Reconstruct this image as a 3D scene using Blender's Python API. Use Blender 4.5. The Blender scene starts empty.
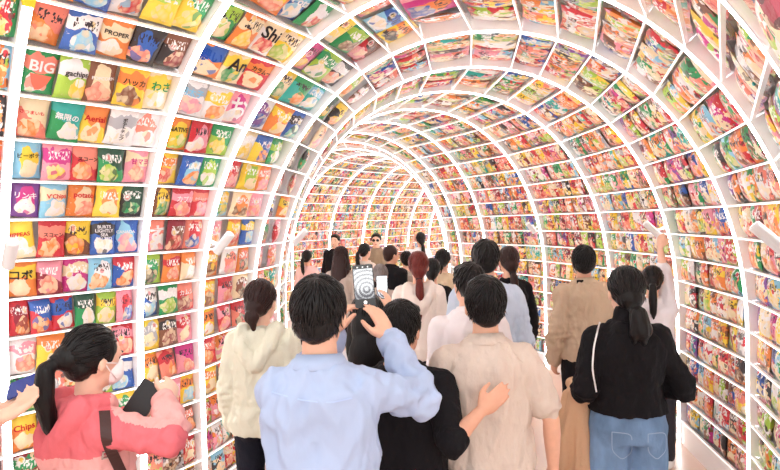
import bpy, bmesh, math, random, time
from mathutils import Vector, Matrix, noise
import numpy as np
T0=time.time()
R=random.Random(7)
sc=bpy.context.scene
COL=sc.collection
# ------------------------------------------------------------------ camera
F=583.8; ROLL=-.0228; PITCH=-.0215; CZ=1.94
cr,sr=math.cos(ROLL),math.sin(ROLL); cp,sp=math.cos(PITCH),math.sin(PITCH)
X0=Vector((1,0,0)); U0=Vector((0,-sp,cp)); F0=Vector((0,cp,sp))
CR=X0*cr+U0*sr; CU=U0*cr-X0*sr
cam=bpy.data.cameras.new('camera'); camo=bpy.data.objects.new('camera',cam); COL.objects.link(camo)
cam.sensor_width=36; cam.lens=F/780*36; cam.clip_start=.02
camo.matrix_world=Matrix.Translation((0,0,CZ))@Matrix((CR,CU,-F0)).transposed().to_4x4()
sc.camera=camo
def pix(px,py,D):
    u=px-390; v=py-235
    a=u*cr+v*sr; b=-u*sr+v*cr
    Y=1.; Xc=a/F; Z=-b/F
    y=Y*cp-Z*sp; z=Y*sp+Z*cp
    k=D/y
    return Vector((Xc*k,D,CZ+z*k))
def project(p):
    d=Vector(p)-Vector((0,0,CZ)); Y=d.dot(F0)
    if Y<.05: return None
    return 390+F*d.dot(CR)/Y, 235-F*d.dot(CU)/Y, Y
# ------------------------------------------------------------------ helpers
def link(name,me,parent=None):
    o=bpy.data.objects.new(name,me); COL.objects.link(o)
    if parent: o.parent=parent
    return o
def tag(o,label=None,cat=None,group=None,kind=None):
    if label: o['label']=label
    if cat: o['category']=cat
    if group: o['group']=group
    if kind: o['kind']=kind
    return o
def empty(name,loc=(0,0,0),rz=0):
    o=bpy.data.objects.new(name,None); COL.objects.link(o); o.location=loc; o.rotation_euler=(0,0,rz); o.empty_display_size=.1
    return o
def bm_obj(name,bm,mat,parent=None,smooth=False):
    me=bpy.data.meshes.new(name); bmesh.ops.recalc_face_normals(bm,faces=bm.faces); bm.to_mesh(me); bm.free()
    if mat: me.materials.append(mat)
    if smooth: me.shade_smooth()
    return link(name,me,parent)
def box(bm,c,s,M=None):
    m=Matrix.Translation(c)@Matrix.Diagonal((s[0],s[1],s[2],1))
    if M: m=M@m
    bmesh.ops.create_cube(bm,size=1,matrix=m)
def srgb(r,g,b):
    f=lambda c:(c/255/12.92 if c/255<=.04045 else ((c/255+.055)/1.055)**2.4)
    return (f(r),f(g),f(b),1)
_m={}
def mat(name,col,rough=.6,spec=.4,emit=None,es=0,bump=None,metal=0,sss=0,var=None,coat=0):
    if name in _m: return _m[name]
    m=bpy.data.materials.new(name); m.use_nodes=True; nt=m.node_tree; b=nt.nodes['Principled BSDF']
    b.inputs['Base Color'].default_value=col; b.inputs['Roughness'].default_value=rough
    b.inputs['Specular IOR Level'].default_value=spec; b.inputs['Metallic'].default_value=metal
    b.inputs['Coat Weight'].default_value=coat
    if sss:
        b.inputs['Subsurface Weight'].default_value=sss; b.inputs['Subsurface Radius'].default_value=(.01,.004,.002); b.inputs['Subsurface Scale'].default_value=1
    if emit: b.inputs['Emission Color'].default_value=emit; b.inputs['Emission Strength'].default_value=es
    tc=None
    def coord(scale):
        t=nt.nodes.new('ShaderNodeTexCoord'); mp=nt.nodes.new('ShaderNodeMapping'); mp.inputs['Scale'].default_value=scale
        nt.links.new(t.outputs['Object'],mp.inputs['Vector']); return mp.outputs['Vector']
    if bump:
        scale,strength,dist=bump
        n=nt.nodes.new('ShaderNodeTexNoise'); n.inputs['Scale'].default_value=1; n.inputs['Detail'].default_value=4
        nt.links.new(coord(scale),n.inputs['Vector'])
        bp=nt.nodes.new('ShaderNodeBump'); bp.inputs['Strength'].default_value=strength; bp.inputs['Distance'].default_value=dist
        nt.links.new(n.outputs['Fac'],bp.inputs['Height']); nt.links.new(bp.outputs['Normal'],b.inputs['Normal'])
    if var:
        scale,amt=var
        n=nt.nodes.new('ShaderNodeTexNoise'); n.inputs['Scale'].default_value=1; n.inputs['Detail'].default_value=3
        nt.links.new(coord(scale),n.inputs['Vector'])
        mr=nt.nodes.new('ShaderNodeMapRange'); mr.inputs['From Min'].default_value=.3; mr.inputs['From Max'].default_value=.7
        mr.inputs['To Min'].default_value=1-amt; mr.inputs['To Max'].default_value=1+amt
        nt.links.new(n.outputs['Fac'],mr.inputs['Value'])
        mx=nt.nodes.new('ShaderNodeVectorMath'); mx.operation='SCALE'; mx.inputs[0].default_value=col[:3]
        nt.links.new(mr.outputs['Result'],mx.inputs['Scale']); nt.links.new(mx.outputs['Vector'],b.inputs['Base Color'])
    _m[name]=m; return m
WHITE=mat('white_paint',srgb(250,250,252),.45,.4,var=((1.5,1.5,1.5),.02))
SHELFW=mat('white_shelf',srgb(250,250,250),.4,.4)
BACKW=mat('white_back_panel',srgb(246,246,248),.6,.3)
LED=mat('light_strip',(1,1,1,1),.5,.2,emit=(.95,.98,1,1),es=15)
ACRYL=bpy.data.materials.new('clear_acrylic'); ACRYL.use_nodes=True
_n=ACRYL.node_tree; _n.nodes.clear(); _o=_n.nodes.new('ShaderNodeOutputMaterial'); _mx=_n.nodes.new('ShaderNodeMixShader'); _t=_n.nodes.new('ShaderNodeBsdfTransparent'); _g=_n.nodes.new('ShaderNodeBsdfPrincipled')
_g.inputs['Base Color'].default_value=(.95,.96,.97,1); _g.inputs['Roughness'].default_value=.15; _mx.inputs[0].default_value=.13
_n.links.new(_t.outputs[0],_mx.inputs[1]); _n.links.new(_g.outputs[0],_mx.inputs[2]); _n.links.new(_mx.outputs[0],_o.inputs[0])
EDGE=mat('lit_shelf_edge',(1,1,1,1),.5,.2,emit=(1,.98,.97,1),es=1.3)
SPOTW=mat('white_plastic',srgb(246,246,248),.35,.5)
DARKM=mat('dark_metal',srgb(40,40,44),.35,.5,metal=.6)
# floor
m=mat('polished_floor',srgb(226,196,180),.28,.5,var=((.8,.8,.8),.05))
bm=bmesh.new(); box(bm,(0,8,-.05),(30,36,.1)); fl=bm_obj('floor',bm,m); tag(fl,'glossy pinkish beige floor running through the tunnel','floor',kind='structure')
# ------------------------------------------------------------------ tunnel geometry
S=.9311; A=1.7157; ZC=1.1762; H=3.2548; NN=2.0829
dh={3:-.2741,4:-.1578,5:-.1888,6:-.2128,7:-.2166,8:-.1728,9:.1621,10:.2407,11:.3101,12:.283,13:.1978,14:.1092,15:-.0521,16:-.011,17:.0055,18:.0,19:.0}
cen={2:Vector((-.1439,2.4092,0))}; hd={2:.6588}
for i in range(3,20):
    mmid=hd[i-1]+.5*dh[i]; cen[i]=cen[i-1]+S*Vector((math.sin(mmid),math.cos(mmid),0)); hd[i]=hd[i-1]+dh[i]
for i,dd in ((1,.1365),(0,-.12)):
    hd[i]=hd[i+1]+dd; mmid=hd[i+1]+.5*dd; cen[i]=cen[i+1]-S*Vector((math.sin(mmid),math.cos(mmid),0))
NR=19
# arc table for the right half, from apex (0) outwards/downwards
_N=2000; ths=np.linspace(0,math.pi/2,_N); px_=A*np.sin(ths)**(2/NN); pz_=ZC+(H-ZC)*np.cos(ths)**(2/NN)
arc_=np.concatenate([[0],np.cumsum(np.hypot(np.diff(px_),np.diff(pz_)))]); ARC=arc_[-1]; TOT=ARC+ZC
def prof(L):
    """signed arc from apex -> x,z and outward normal"""
    s=1 if L>=0 else -1; a=abs(L)
    def f(a):
        if a<=ARC: return float(np.interp(a,arc_,px_)),float(np.interp(a,arc_,pz_))
        return A,ZC-(a-ARC)
    x,z=f(a); e=.02
    x1,z1=f(max(a-e,0)); x2,z2=f(a+e)
    if a<e: x1,z1=-f(e-a)[0],f(e-a)[1]
    tx,tz=x2-x1,z2-z1; l=math.hypot(tx,tz); nx,nz=-tz/l,tx/l   # outward
    return s*x,z,s*nx,nz
def rp(k,L,off=0,along=0):
    x,z,nx,nz=prof(L); x+=nx*off; z+=nz*off
    h=hd[k]; c=cen[k]
    return Vector((c.x+x*math.cos(h)+along*math.sin(h), c.y-x*math.sin(h)+along*math.cos(h), z))
def z2a(z): return ARC+ZC-z
LV=[z2a(.19+.2*i) for i in range(9)]+[2.183,1.985,1.775,1.555,1.32,1.09,.84,.59,.34,0.]   # 19 levels (0..18)
ORD=['zeroth','first','second','third','fourth','fifth','sixth','seventh','eighth','ninth','tenth','eleventh','twelfth','thirteenth','fourteenth','fifteenth','sixteenth','seventeenth','eighteenth','nineteenth','twentieth']
HW=.02; DEP=.13
def strip_arc(bm,k,Ls,o0,o1,w0,w1):
    rings=[]
    for L in Ls:
        rings.append([bm.verts.new(rp(k,L,o,w)) for o,w in ((o0,w0),(o0,w1),(o1,w1),(o1,w0))])
    for a,b in zip(rings,rings[1:]):
        for i in range(4): bm.faces.new((a[i],a[(i+1)%4],b[(i+1)%4],b[i]))
    bm.faces.new(rings[0]); bm.faces.new(rings[-1][::-1])
fullL=[-TOT,-TOT+.4,-TOT+.8]+[ -ARC+ARC*2*i/64 for i in range(65)]+[TOT-.8,TOT-.4,TOT]
leftL=[L for L in fullL if L<=.01]
for k in range(0,NR+1):
    Ls=fullL if k>1 else leftL
    bm=bmesh.new(); strip_arc(bm,k,Ls,.0,DEP+.012,-HW,HW)
    o=bm_obj('arch_rib',bm,WHITE)
    tag(o,'white arch rib with glowing inner edge, %s tunnel arch from the viewer'%ORD[k+1],'arch',group='white arches of the tunnel')
    bm=bmesh.new(); strip_arc(bm,k,Ls,-.006,.002,-HW*.85,HW*.85); s_=bm_obj('light_strip',bm,LED,o); s_['label']='glowing white strip'
    if k==1:
        bm=bmesh.new()
        # band of yellow tape across the rib
        Lt=[L for L in (-1.39,-1.36)]
        strip_arc(bm,k,[-1.12,-1.10,-1.08],-.009,DEP*.6,-HW-.002,HW+.002)
        bm_obj('tape_band',bm,mat('yellow_tape',srgb(250,225,60),.5),o)['label']='yellow tape band'
TH=.0046
for k in range(0,NR):
    e=empty('shelf_bay',((cen[k]+cen[k+1])/2))
    tag(e,'%s open shelving bay of the tunnel, clear white-edged shelves curving over from floor to floor'%ORD[k+1],'shelving',group='shelving bays of the tunnel')
    inv=Matrix.Translation(-e.location)
    def P(k,L,off,t):
        h0=HW
        if k==1 and L>=0: t=.55+.45*t
        a=rp(k,L,off,h0); b=rp(k+1,L,off,-h0); return a.lerp(b,t)-e.location
    # back panel
    Ls=fullL if k>0 else leftL
    bm=bmesh.new(); rr=[]
    for L in Ls: rr.append([bm.verts.new(P(k,L,o_,t)) for o_,t in ((DEP,0),(DEP,1),(DEP+.012,1),(DEP+.012,0))])
    for a,b in zip(rr,rr[1:]):
        for i in range(4): bm.faces.new((a[i],a[(i+1)%4],b[(i+1)%4],b[i]))
    bm.faces.new(rr[0]); bm.faces.new(rr[-1][::-1])
    bm_obj('back_panel',bm,BACKW,e,True)
    for s in (-1,1):
        if k==0 and s==1: continue
        bm=bmesh.new(); vs=[]
        for L in (z2a(.185),z2a(0.0)):
            for o_ in (.01,.03):
                for t in (0,1): vs.append(bm.verts.new(P(k,s*L,o_,t)))
        a=vs; 
        for f in ((0,1,3,2),(4,6,7,5),(0,4,5,1),(2,3,7,6),(0,2,6,4),(1,5,7,3)): bm.faces.new([a[i] for i in f])
        bm_obj('plinth',bm,WHITE,e)
        for j,L in enumerate(LV):
            if j==18 and s==1: continue
            bm=bmesh.new()
            for (oa,ob_,mi) in ((.008,.028,0),(.0285,DEP-.001,1)):
                vs=[]; th_=TH if mi==0 else TH*.6
                for dL in (-th_,th_):
                    for o_ in (oa,ob_):
                        for t in (0,1): vs.append(bm.verts.new(P(k,s*L+dL,o_,t)))
                for f in ((0,1,3,2),(4,6,7,5),(0,4,5,1),(2,3,7,6),(0,2,6,4),(1,5,7,3)): bm.faces.new([vs[i] for i in f]).material_index=mi
            so=bm_obj('shelf',bm,SHELFW,e)
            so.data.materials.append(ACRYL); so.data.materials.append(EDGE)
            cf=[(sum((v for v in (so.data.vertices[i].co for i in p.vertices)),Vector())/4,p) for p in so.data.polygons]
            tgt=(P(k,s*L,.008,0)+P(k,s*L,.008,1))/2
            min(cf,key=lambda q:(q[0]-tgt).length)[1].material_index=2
# spotlights on odd arches
def spotlight(k,s,lab,L0=2.33):
    base=rp(k,s*L0,-.008,0); inn=(rp(k,s*L0,-1,0)-base).normalized(); fw=Vector((math.sin(hd[k]),math.cos(hd[k]),0))
    e=empty('spotlight',base)
    ax=(inn*.62+Vector((0,0,.75))).normalized()
    c0=inn*.06+Vector((0,0,-.06)); c1=c0+ax*.165
    q=ax.to_track_quat('Z','Y').to_matrix().to_4x4()
    bm=bmesh.new(); 
    bmesh.ops.create_cone(bm,cap_ends=True,segments=32,radius1=.029,radius2=.029,depth=.165,matrix=Matrix.Translation((c0+c1)/2)@q)
    bmesh.ops.bevel(bm,geom=[ed for ed in bm.edges if ed.calc_face_angle(0)>.8],offset=.004,segments=2)
    bm_obj('lamp_body',bm,SPOTW,e,False)
    bm=bmesh.new(); bmesh.ops.create_cone(bm,cap_ends=True,segments=32,radius1=.023,radius2=.023,depth=.004,matrix=Matrix.Translation(c1+ax*.002)@q); bm_obj('lens',bm,mat('lens_glass',srgb(230,232,236),.2),e)
    bm=bmesh.new(); q2=(-c0-ax*.05).to_track_quat('Z','Y').to_matrix().to_4x4()
    mid=c0+ax*.06
    q3=mid.to_track_quat('Z','Y').to_matrix().to_4x4()
    bmesh.ops.create_cone(bm,cap_ends=True,segments=16,radius1=.011,radius2=.011,depth=mid.length,matrix=Matrix.Translation(mid/2)@q3)
    bm_obj('bracket',bm,SPOTW,e)
    tag(e,lab,'spotlight',group='white spotlights on the arches')
for k,s,w in ((1,-1,'nearest on the left'),(3,-1,'on the left, second from the viewer'),(5,-1,'on the left, third from the viewer'),(3,1,'nearest on the right, cut by the frame edge'),(5,1,'on the right above a raised arm'),(7,1,'on the right beyond the man in beige jacket')):
    spotlight(k,s,'white cylindrical spotlight fixed to an arch, '+w)

# ------------------------------------------------------------------ people
def ridge(p,sx,sz,seed):
    v=Vector((p.x*sx+seed,p.y*sx,p.z*sz)); n=noise.noise(v); m_=noise.noise(v*2.3+Vector((5,9,1)))
    return (1-abs(n)*3)*.6+ m_*.5
_us={}
def unit_sphere(seg):
    if seg in _us: return _us[seg]
    nv=max(8,seg//2+2); V=[(0,0,1)]
    for j in range(1,nv):
        ph=math.pi*j/nv
        for i in range(seg):
            t=2*math.pi*i/seg; V.append((math.sin(ph)*math.cos(t),math.sin(ph)*math.sin(t),math.cos(ph)))
    V.append((0,0,-1)); Fc=[]
    for i in range(seg): Fc.append((0,1+i,1+(i+1)%seg))
    for j in range(nv-2):
        a=1+j*seg
        for i in range(seg): Fc.append((a+i,a+seg+i,a+seg+(i+1)%seg,a+(i+1)%seg))
    a=1+(nv-2)*seg; l=len(V)-1
    for i in range(seg): Fc.append((l,a+(i+1)%seg,a+i))
    _us[seg]=(np.array(V,float),Fc); return _us[seg]
class SK:
    def __init__(s): s.V=[]; s.F=[]; s.n=0
    def add(s,V,F):
        n=s.n; s.V.append(V); s.F+=[tuple(x+n for x in f) for f in F]; s.n+=len(V)
    def ell(s,c,r,rot=None,seg=16):
        V,F_=unit_sphere(seg); V=V*np.array([r[0],r[1],r[2]])
        if rot is not None: V=V@np.array(rot.to_3x3()).T
        s.add(V+np.array(c),F_)
    def cap(s,p0,r0,p1,r1,flat=1.0):
        p0=Vector(p0);p1=Vector(p1); d=p1-p0
        if d.length<1e-5: return
        q=np.array(d.to_track_quat('Z','Y').to_matrix()); seg=16
        t=np.arange(seg)*2*math.pi/seg; ring=np.stack([np.cos(t),np.sin(t),0*t],1)
        V=np.concatenate([ring*r0,ring*r1+np.array([0,0,d.length])])@q.T+np.array(p0)
        F_=[(i,(i+1)%seg,seg+(i+1)%seg,seg+i) for i in range(seg)]+[tuple(range(seg))[::-1],tuple(range(seg,2*seg))]
        s.add(V,F_); s.ell(p0,(r0,)*3,seg=14); s.ell(p1,(r1,)*3,seg=14)
    def chain(s,pts):
        for (a,ra),(b,rb) in zip(pts,pts[1:]): s.cap(a,ra,b,rb)
    def loft(s,secs,seg=28,pw=2.3):
        V=[]
        for z,rx,ry,yc in secs:
            for i in range(seg):
                t=2*math.pi*i/seg; c,sn=math.cos(t),math.sin(t)
                V.append((rx*math.copysign(abs(c)**(2/pw),c),yc+ry*math.copysign(abs(sn)**(2/pw),sn),z))
        F_=[]
        for k in range(len(secs)-1):
            for i in range(seg): F_.append((k*seg+i,k*seg+(i+1)%seg,(k+1)*seg+(i+1)%seg,(k+1)*seg+i))
        F_.append(tuple(range(seg))[::-1]); F_.append(tuple(range((len(secs)-1)*seg,len(secs)*seg)))
        s.add(np.array(V,float),F_)
    def make(s,name,material,parent,scale,vox,it=4,disp=None,raw=None,toplevel=None):
        me=bpy.data.meshes.new(name); me.from_pydata((np.concatenate(s.V)*scale).tolist(),[],s.F)
        o=bpy.data.objects.new(name,me); COL.objects.link(o)
        md=o.modifiers.new('r','REMESH'); md.mode='VOXEL'; md.voxel_size=vox; md.use_smooth_shade=True
        sm=o.modifiers.new('s','SMOOTH'); sm.factor=.5; sm.iterations=it
        dg=bpy.context.evaluated_depsgraph_get(); dg.update()
        me2=bpy.data.meshes.new_from_object(o.evaluated_get(dg)); 
        bpy.data.objects.remove(o); bpy.data.meshes.remove(me)
        n=len(me2.vertices)
        if disp:
            co=np.empty(n*3,np.float32); no=np.empty(n*3,np.float32)
            me2.vertices.foreach_get('co',co); me2.vertex_normals.foreach_get('vector',no)
            co=co.reshape(-1,3); no=no.reshape(-1,3)
            dd=np.array([disp(Vector(c)/scale) for c in co.tolist()],np.float32)
            co=co+no*dd[:,None]*scale
            me2.vertices.foreach_set('co',co.ravel())
        if raw:
            b=bmesh.new(); b.from_mesh(me2); raw(b,scale); b.to_mesh(me2); b.free()
        me2.materials.clear(); me2.materials.append(material); me2.name=name; me2.shade_smooth()
        ob=link(name,me2,parent); return ob
def tube_clump(b,pts,w,t):
    """thin tapered lock of hair"""
    rings=[]
    for i,p in enumerate(pts):
        p=Vector(p); d=(Vector(pts[min(i+1,len(pts)-1)])-Vector(pts[max(i-1,0)])).normalized()
        nrm=Vector(t); side=d.cross(nrm).normalized(); nn=side.cross(d)
        k=(1-i/(len(pts)-1))**.6+.05; kk=min(1,.5+i*.5)*k
        rings.append([b.verts.new(p+side*w*kk),b.verts.new(p+nn*w*.45*kk),b.verts.new(p-side*w*kk)])
    for a,c in zip(rings,rings[1:]):
        for i in range(3): b.faces.new((a[i],a[(i+1)%3],c[(i+1)%3],c[i]))
SKIN=lambda v=0: mat('skin%d'%v,[srgb(228,178,152),srgb(236,192,168),srgb(216,162,136)][v],.5,.35,sss=.08,var=((30,30,30),.04))
def hairmat(c,name): return mat(name,c,.42,.28,bump=((160,160,22),.5,.004),var=((120,120,14),.25))
HAIRB=hairmat(srgb(16,12,13),'black_hair'); HAIRD=hairmat(srgb(42,22,20),'dark_brown_hair'); HAIRR=hairmat(srgb(98,30,24),'red_brown_hair'); HAIRG=hairmat(srgb(128,118,116),'grey_hair')
def fabric(name,c,b=.8,r=.85): return mat(name,c,r,.2,bump=((13,13,7),b,.035),var=((7,7,4),.05))
SEC_M=[(.86,.155,.112,0),(.93,.165,.115,-.004),(1.02,.155,.105,0),(1.12,.15,.10,.003),(1.22,.16,.108,.0),(1.31,.165,.112,-.005),(1.365,.14,.10,-.01),(1.41,.098,.078,-.012),(1.44,.075,.065,-.012),(1.47,.055,.056,-.008)]
SEC_F=[(.86,.16,.115,0),(.93,.168,.118,-.004),(1.02,.145,.1,0),(1.12,.13,.092,.003),(1.22,.142,.105,.0),(1.30,.148,.108,-.005),(1.36,.122,.09,-.01),(1.40,.085,.072,-.012),(1.43,.065,.058,-.012),(1.46,.048,.05,-.008)]
HC=Vector((0,.012,1.588))
def person(px,py,D,label,cat='person',rz=0,sex='m',scale_h=None,hair=('short',HAIRB),top=None,bottom=None,shoe=srgb(240,240,240),arms=None,head=(0,0),skin=0,vox=.007,near=False,glasses=False,mask=False,grip=(.5,.5),stride=0,group=None,lean=0,fat=1.0,shw=1.0,block=None):
    """px,py = pixel of the crown of the head, D = distance"""
    P=pix(px,py,D); Hh=P.z; s=Hh/1.72; base=Vector((P.x,P.y,0)); rzr=math.radians(rz)
    RZ=Matrix.Rotation(rzr,3,'Z'); inv=RZ.inverted()
    loc=lambda w:(inv@(Vector(w)-base))/s
    SEC=SEC_M if sex=='m' else SEC_F
    shx=(.155 if sex=='m' else .136)*shw
    body=SK()
    body.loft([(z,rx*fat,ry*fat,yc) for z,rx,ry,yc in SEC])
    # arms: list of dict per side (-1 left, +1 right): elbow, wrist, palm normal, curl (local, metres at 1.7 m)
    A_={}
    for sd in (-1,1):
        d=dict(el=Vector((sd*(shx+.055),-.03,1.10)),wr=Vector((sd*(shx+.06),.04,.865)),pn=Vector((-sd,0.2,0)),curl=.45,hand=None)
        if arms and sd in arms:
            for kk,vv in arms[sd].items():
                if kk in('elw','wrw'): d[kk[:2]]=loc(vv)
                else: d[kk]=Vector(vv) if isinstance(vv,tuple) else vv
        A_[sd]=d
    sho={sd:Vector((sd*shx*fat,-.008,1.352)) for sd in (-1,1)}
    hands={}
    for sd in (-1,1):
        d=A_[sd]; el,wr=d['el'],d['wr']
        body.chain([(Vector((sd*.05,-.008,1.375)),.05),(sho[sd],.05),(sho[sd].lerp(el,.5),.043),(el,.036)])
        body.chain([(el,.036),(el.lerp(wr,.3),.038),(wr,.025)])
        hdv=(Vector(d['hand'])).normalized() if d['hand'] is not None else (wr-el).normalized()
        pn=Vector(d['pn']); pn=(pn-hdv*pn.dot(hdv)).normalized(); side=hdv.cross(pn)*(1)
        # palm
        rot=Matrix((side,pn,hdv)).transposed()
        pc=wr+hdv*.05
        body.ell(pc,(.04,.017,.052),rot); body.cap(wr,.025,pc,.02)
        ths=1 if side.dot(Vector((0,0,0))+ (Vector((0,1,.0)) if d.get('th') is None else Vector(d['th'])))>0 else -1
        th=side*ths
        for i,(of,ln) in enumerate(((.028,.068),(.0095,.078),(-.0095,.073),(-.027,.056))):
            p=wr+hdv*(.085-abs(i-1.2)*.004)+th*of; dirn=(hdv+th*of*1.5).normalized(); c=d['curl']*(1+.12*i)
            pts=[(wr+hdv*.04+th*of*.7,.011),(p,.0098)]
            ax=dirn.cross(pn).normalized()
            for j,fr in enumerate((.45,.31,.24)):
                dirn=Matrix.Rotation(c*(.6 if j==0 else 1),3,ax)@dirn
                p=p+dirn*ln*fr; pts.append((p,.0092-.0011*(j+1)))
            body.chain(pts)
        p=wr+hdv*.025+th*.022; dr=(hdv*.75+th*.75+pn*.35).normalized()
        p1=p+dr*.042; dr2=(hdv+th*.25+pn*.35).normalized(); p2=p1+dr2*.03; dr3=(hdv+pn*.45).normalized(); p3=p2+dr3*.024
        body.chain([(p,.016),(p1,.0125),(p2,.0105),(p3,.0085)])
        hands[sd]=(wr,hdv,pn,th)
    # legs
    for sd in (-1,1):
        f=stride*sd
        hp_=Vector((sd*.085,0,.89)); kn=Vector((sd*.1,.02+f*.5,.47)); an=Vector((sd*.105,-.02+f,.075))
        body.chain([(hp_,.082),(hp_.lerp(kn,.5),.068),(kn,.05)]); body.chain([(kn,.05),(kn.lerp(an,.3),.052),(an,.034)])
        body.cap(an,.034,an+Vector((0,.02,-.03)),.035); body.ell(an+Vector((0,.07,-.045)),(.042,.11,.03))
    # head
    HR=Matrix.Rotation(math.radians(head[0]),3,'Z')@Matrix.Rotation(math.radians(head[1]),3,'X')
    piv=Vector((0,-.005,1.49)); hx=lambda v: piv+HR@(Vector(v)-piv)
    body.cap((0,-.012,1.40),.06 if sex=='m' else .05,hx((0,-.008,1.52)),.054 if sex=='m' else .046)
    body.ell(hx(HC+Vector((0,-.006,.015))),(.074,.094,.10),HR,28)
    body.ell(hx((0,.03,1.545)),(.056,.062,.072),HR)
    body.ell(hx((0,.062,1.502)),(.028,.025,.02),HR)
    body.cap(hx((0,.094,1.595)),.008,hx((0,.112,1.562)),.0125); 
    for q in (-1,1):
        body.ell(hx((q*.078,.0,1.578)),(.009,.02,.032),HR@Matrix.Rotation(q*.35,3,'Z'))
        body.ell(hx((q*.033,.085,1.613)),(.022,.012,.008),HR)
    body.ell(hx((0,.09,1.53)),(.022,.012,.007),HR)
    ob=body.make('person',SKIN(skin),None,s,vox if near else max(vox,.010),it=2 if near else 3)
    ob.location=base; ob.rotation_euler=(0,0,rzr); tag(ob,label,cat,group)
    # face parts
    for q in (-1,1):
        bm=bmesh.new(); c=hx((q*.031,.0835,1.594))*s
        bmesh.ops.create_uvsphere(bm,u_segments=12,v_segments=8,radius=1,matrix=Matrix.Translation(c)@HR.to_4x4()@Matrix.Diagonal((.0135*s,.009*s,.0065*s,1)))
        bm_obj('eye',bm,mat('eye_dark',srgb(38,26,22),.2,.6),ob,True)
        bm=bmesh.new(); c=hx((q*.034,.094,1.617))*s
        bmesh.ops.create_uvsphere(bm,u_segments=12,v_segments=8,radius=1,matrix=Matrix.Translation(c)@HR.to_4x4()@Matrix.Rotation(-q*.3,4,'Z')@Matrix.Diagonal((.02*s,.005*s,.004*s,1)))
        bm_obj('eyebrow',bm,HAIRB,ob,True)
    bm=bmesh.new(); c=hx((0,.0985,1.5275))*s
    bmesh.ops.create_uvsphere(bm,u_segments=12,v_segments=8,radius=1,matrix=Matrix.Translation(c)@HR.to_4x4()@Matrix.Diagonal((.021*s,.007*s,.0055*s,1)))
    bm_obj('lips',bm,mat('lips',srgb(196,110,100),.45),ob,True)
    # hair
    style,hm=hair; hk=SK()
    vol=1.0 if sex=='m' else 1.02
    hk.ell(hx((0,-.016,1.622)),(.086*vol,.1*vol,.102),HR,28)
    hk.ell(hx((0,-.048,1.575)),(.071,.058,.068),HR)
    clumps=None
    rr=random.Random(int(px*31+py))
    cc=hx((0,-.016,1.622)); crown=hx((.01,-.06,1.715))
    def mk_clumps(n,tie=None,ln=.055,lift=.004,w=.006):
        def f(b,scl):
            for _ in range(n):
                th_=rr.uniform(0,2*math.pi); ph=math.acos(rr.uniform(-.8,1))
                v=Vector((math.sin(ph)*math.cos(th_),math.sin(ph)*math.sin(th_),math.cos(ph)))
                if v.y>.35 and v.z<.35: continue
                if v.z<-.1 and v.y>-.1: continue
                p=cc+HR@Vector((v.x*.085*vol,v.y*.099*vol,v.z*.101)); nrm=(HR@v).normalized()
                tgt=(Vector(tie)-p) if tie is not None else (p-crown)
                dv=(tgt-nrm*tgt.dot(nrm)).normalized()+Vector((rr.uniform(-.3,.3),rr.uniform(-.3,.3),rr.uniform(-.3,.1)))*(.8 if tie is None else .2)
                dv=(dv-nrm*dv.dot(nrm)).normalized()
                L_=ln*rr.uniform(.6,1.2); pts=[]
                for i in range(5):
                    t=i/4; q=p+dv*L_*t
                    # hug the cap
                    loc_=HR.inverted()@(q-cc); e_=Vector((loc_.x/(.085*vol),loc_.y/(.099*vol),loc_.z/.101)); 
                    if loc_.z>-.06: 
                        e_=e_.normalized(); q=cc+HR@Vector((e_.x*.085*vol,e_.y*.099*vol,e_.z*.101))
                    q=q+nrm*(lift*t+.0012)
                    pts.append(q*scl)
                tube_clump(b,pts,w*scl,nrm)
        return f
    tie=None
    if style=='short':
        clumps=mk_clumps(900 if near else 160,w=.0055 if near else .008)
        hk.ell(hx((0,.035,1.675)),(.07,.05,.035),HR)
    elif style=='balding':
        clumps=None
    elif style=='ponytail':
        tie=hx((0,-.125,1.595)); hk.chain([(hx((0,-.09,1.6)),.055),(tie,.028)])
        a=tie; b1=tie+Vector((0,-.045,-.03)); c1=b1+Vector((0,-.01,-.10)); d1=c1+Vector((0,.02,-.11)); e1=d1+Vector((0,.02,-.06))
        hk.chain([(a,.02),(b1,.03),(c1,.036),(d1,.028),(e1,.008)])
        clumps=mk_clumps(500 if near else 80,tie=tie,ln=.07,lift=.001)
    elif style=='lowtail':
        tie=hx((0,-.095,1.50)); hk.chain([(hx((0,-.07,1.56)),.062),(tie,.03)])
        b1=tie+Vector((0,-.03,-.04)); c1=b1+Vector((.0,-.012,-.10)); d1=c1+Vector((0,.0,-.12)); e1=d1+Vector((0,.0,-.08))
        hk.chain([(tie,.022),(b1,.034),(c1,.036),(d1,.026),(e1,.007)])
        clumps=mk_clumps(500 if near else 80,tie=tie,ln=.07,lift=.001)
    elif style=='shorttail':
        tie=hx((0,-.098,1.53)); hk.chain([(hx((0,-.07,1.57)),.062),(tie,.034)])
        b1=tie+Vector((.01,-.035,-.035)); c1=b1+Vector((.012,-.012,-.07)); d1=c1+Vector((.012,.008,-.065))
        hk.chain([(tie,.024),(b1,.042),(c1,.048),(d1,.014)]); hk.chain([(b1,.035),(c1+Vector((-.03,0,-.02)),.03),(c1+Vector((-.035,0,-.06)),.01)])
        clumps=mk_clumps(500,tie=tie,ln=.07,lift=.001)
    elif style=='bun':
        tie=hx((0,-.10,1.535)); hk.chain([(hx((0,-.07,1.57)),.062),(tie,.04)]); hk.ell(tie+Vector((.0,-.02,-.015)),(.045,.035,.042)); hk.chain([(tie+Vector((0,-.02,-.03)),.03),(tie+Vector((.01,-.02,-.085)),.012)])
        clumps=mk_clumps(400,tie=tie,ln=.07,lift=.001)
    elif style=='long':
        hk.ell(hx((0,-.07,1.55)),(.085,.06,.12)); hk.ell(Vector((0,-.10,1.40)),(.10,.05,.16)); hk.ell(Vector((0,-.115,1.27)),(.085,.03,.15))
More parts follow.
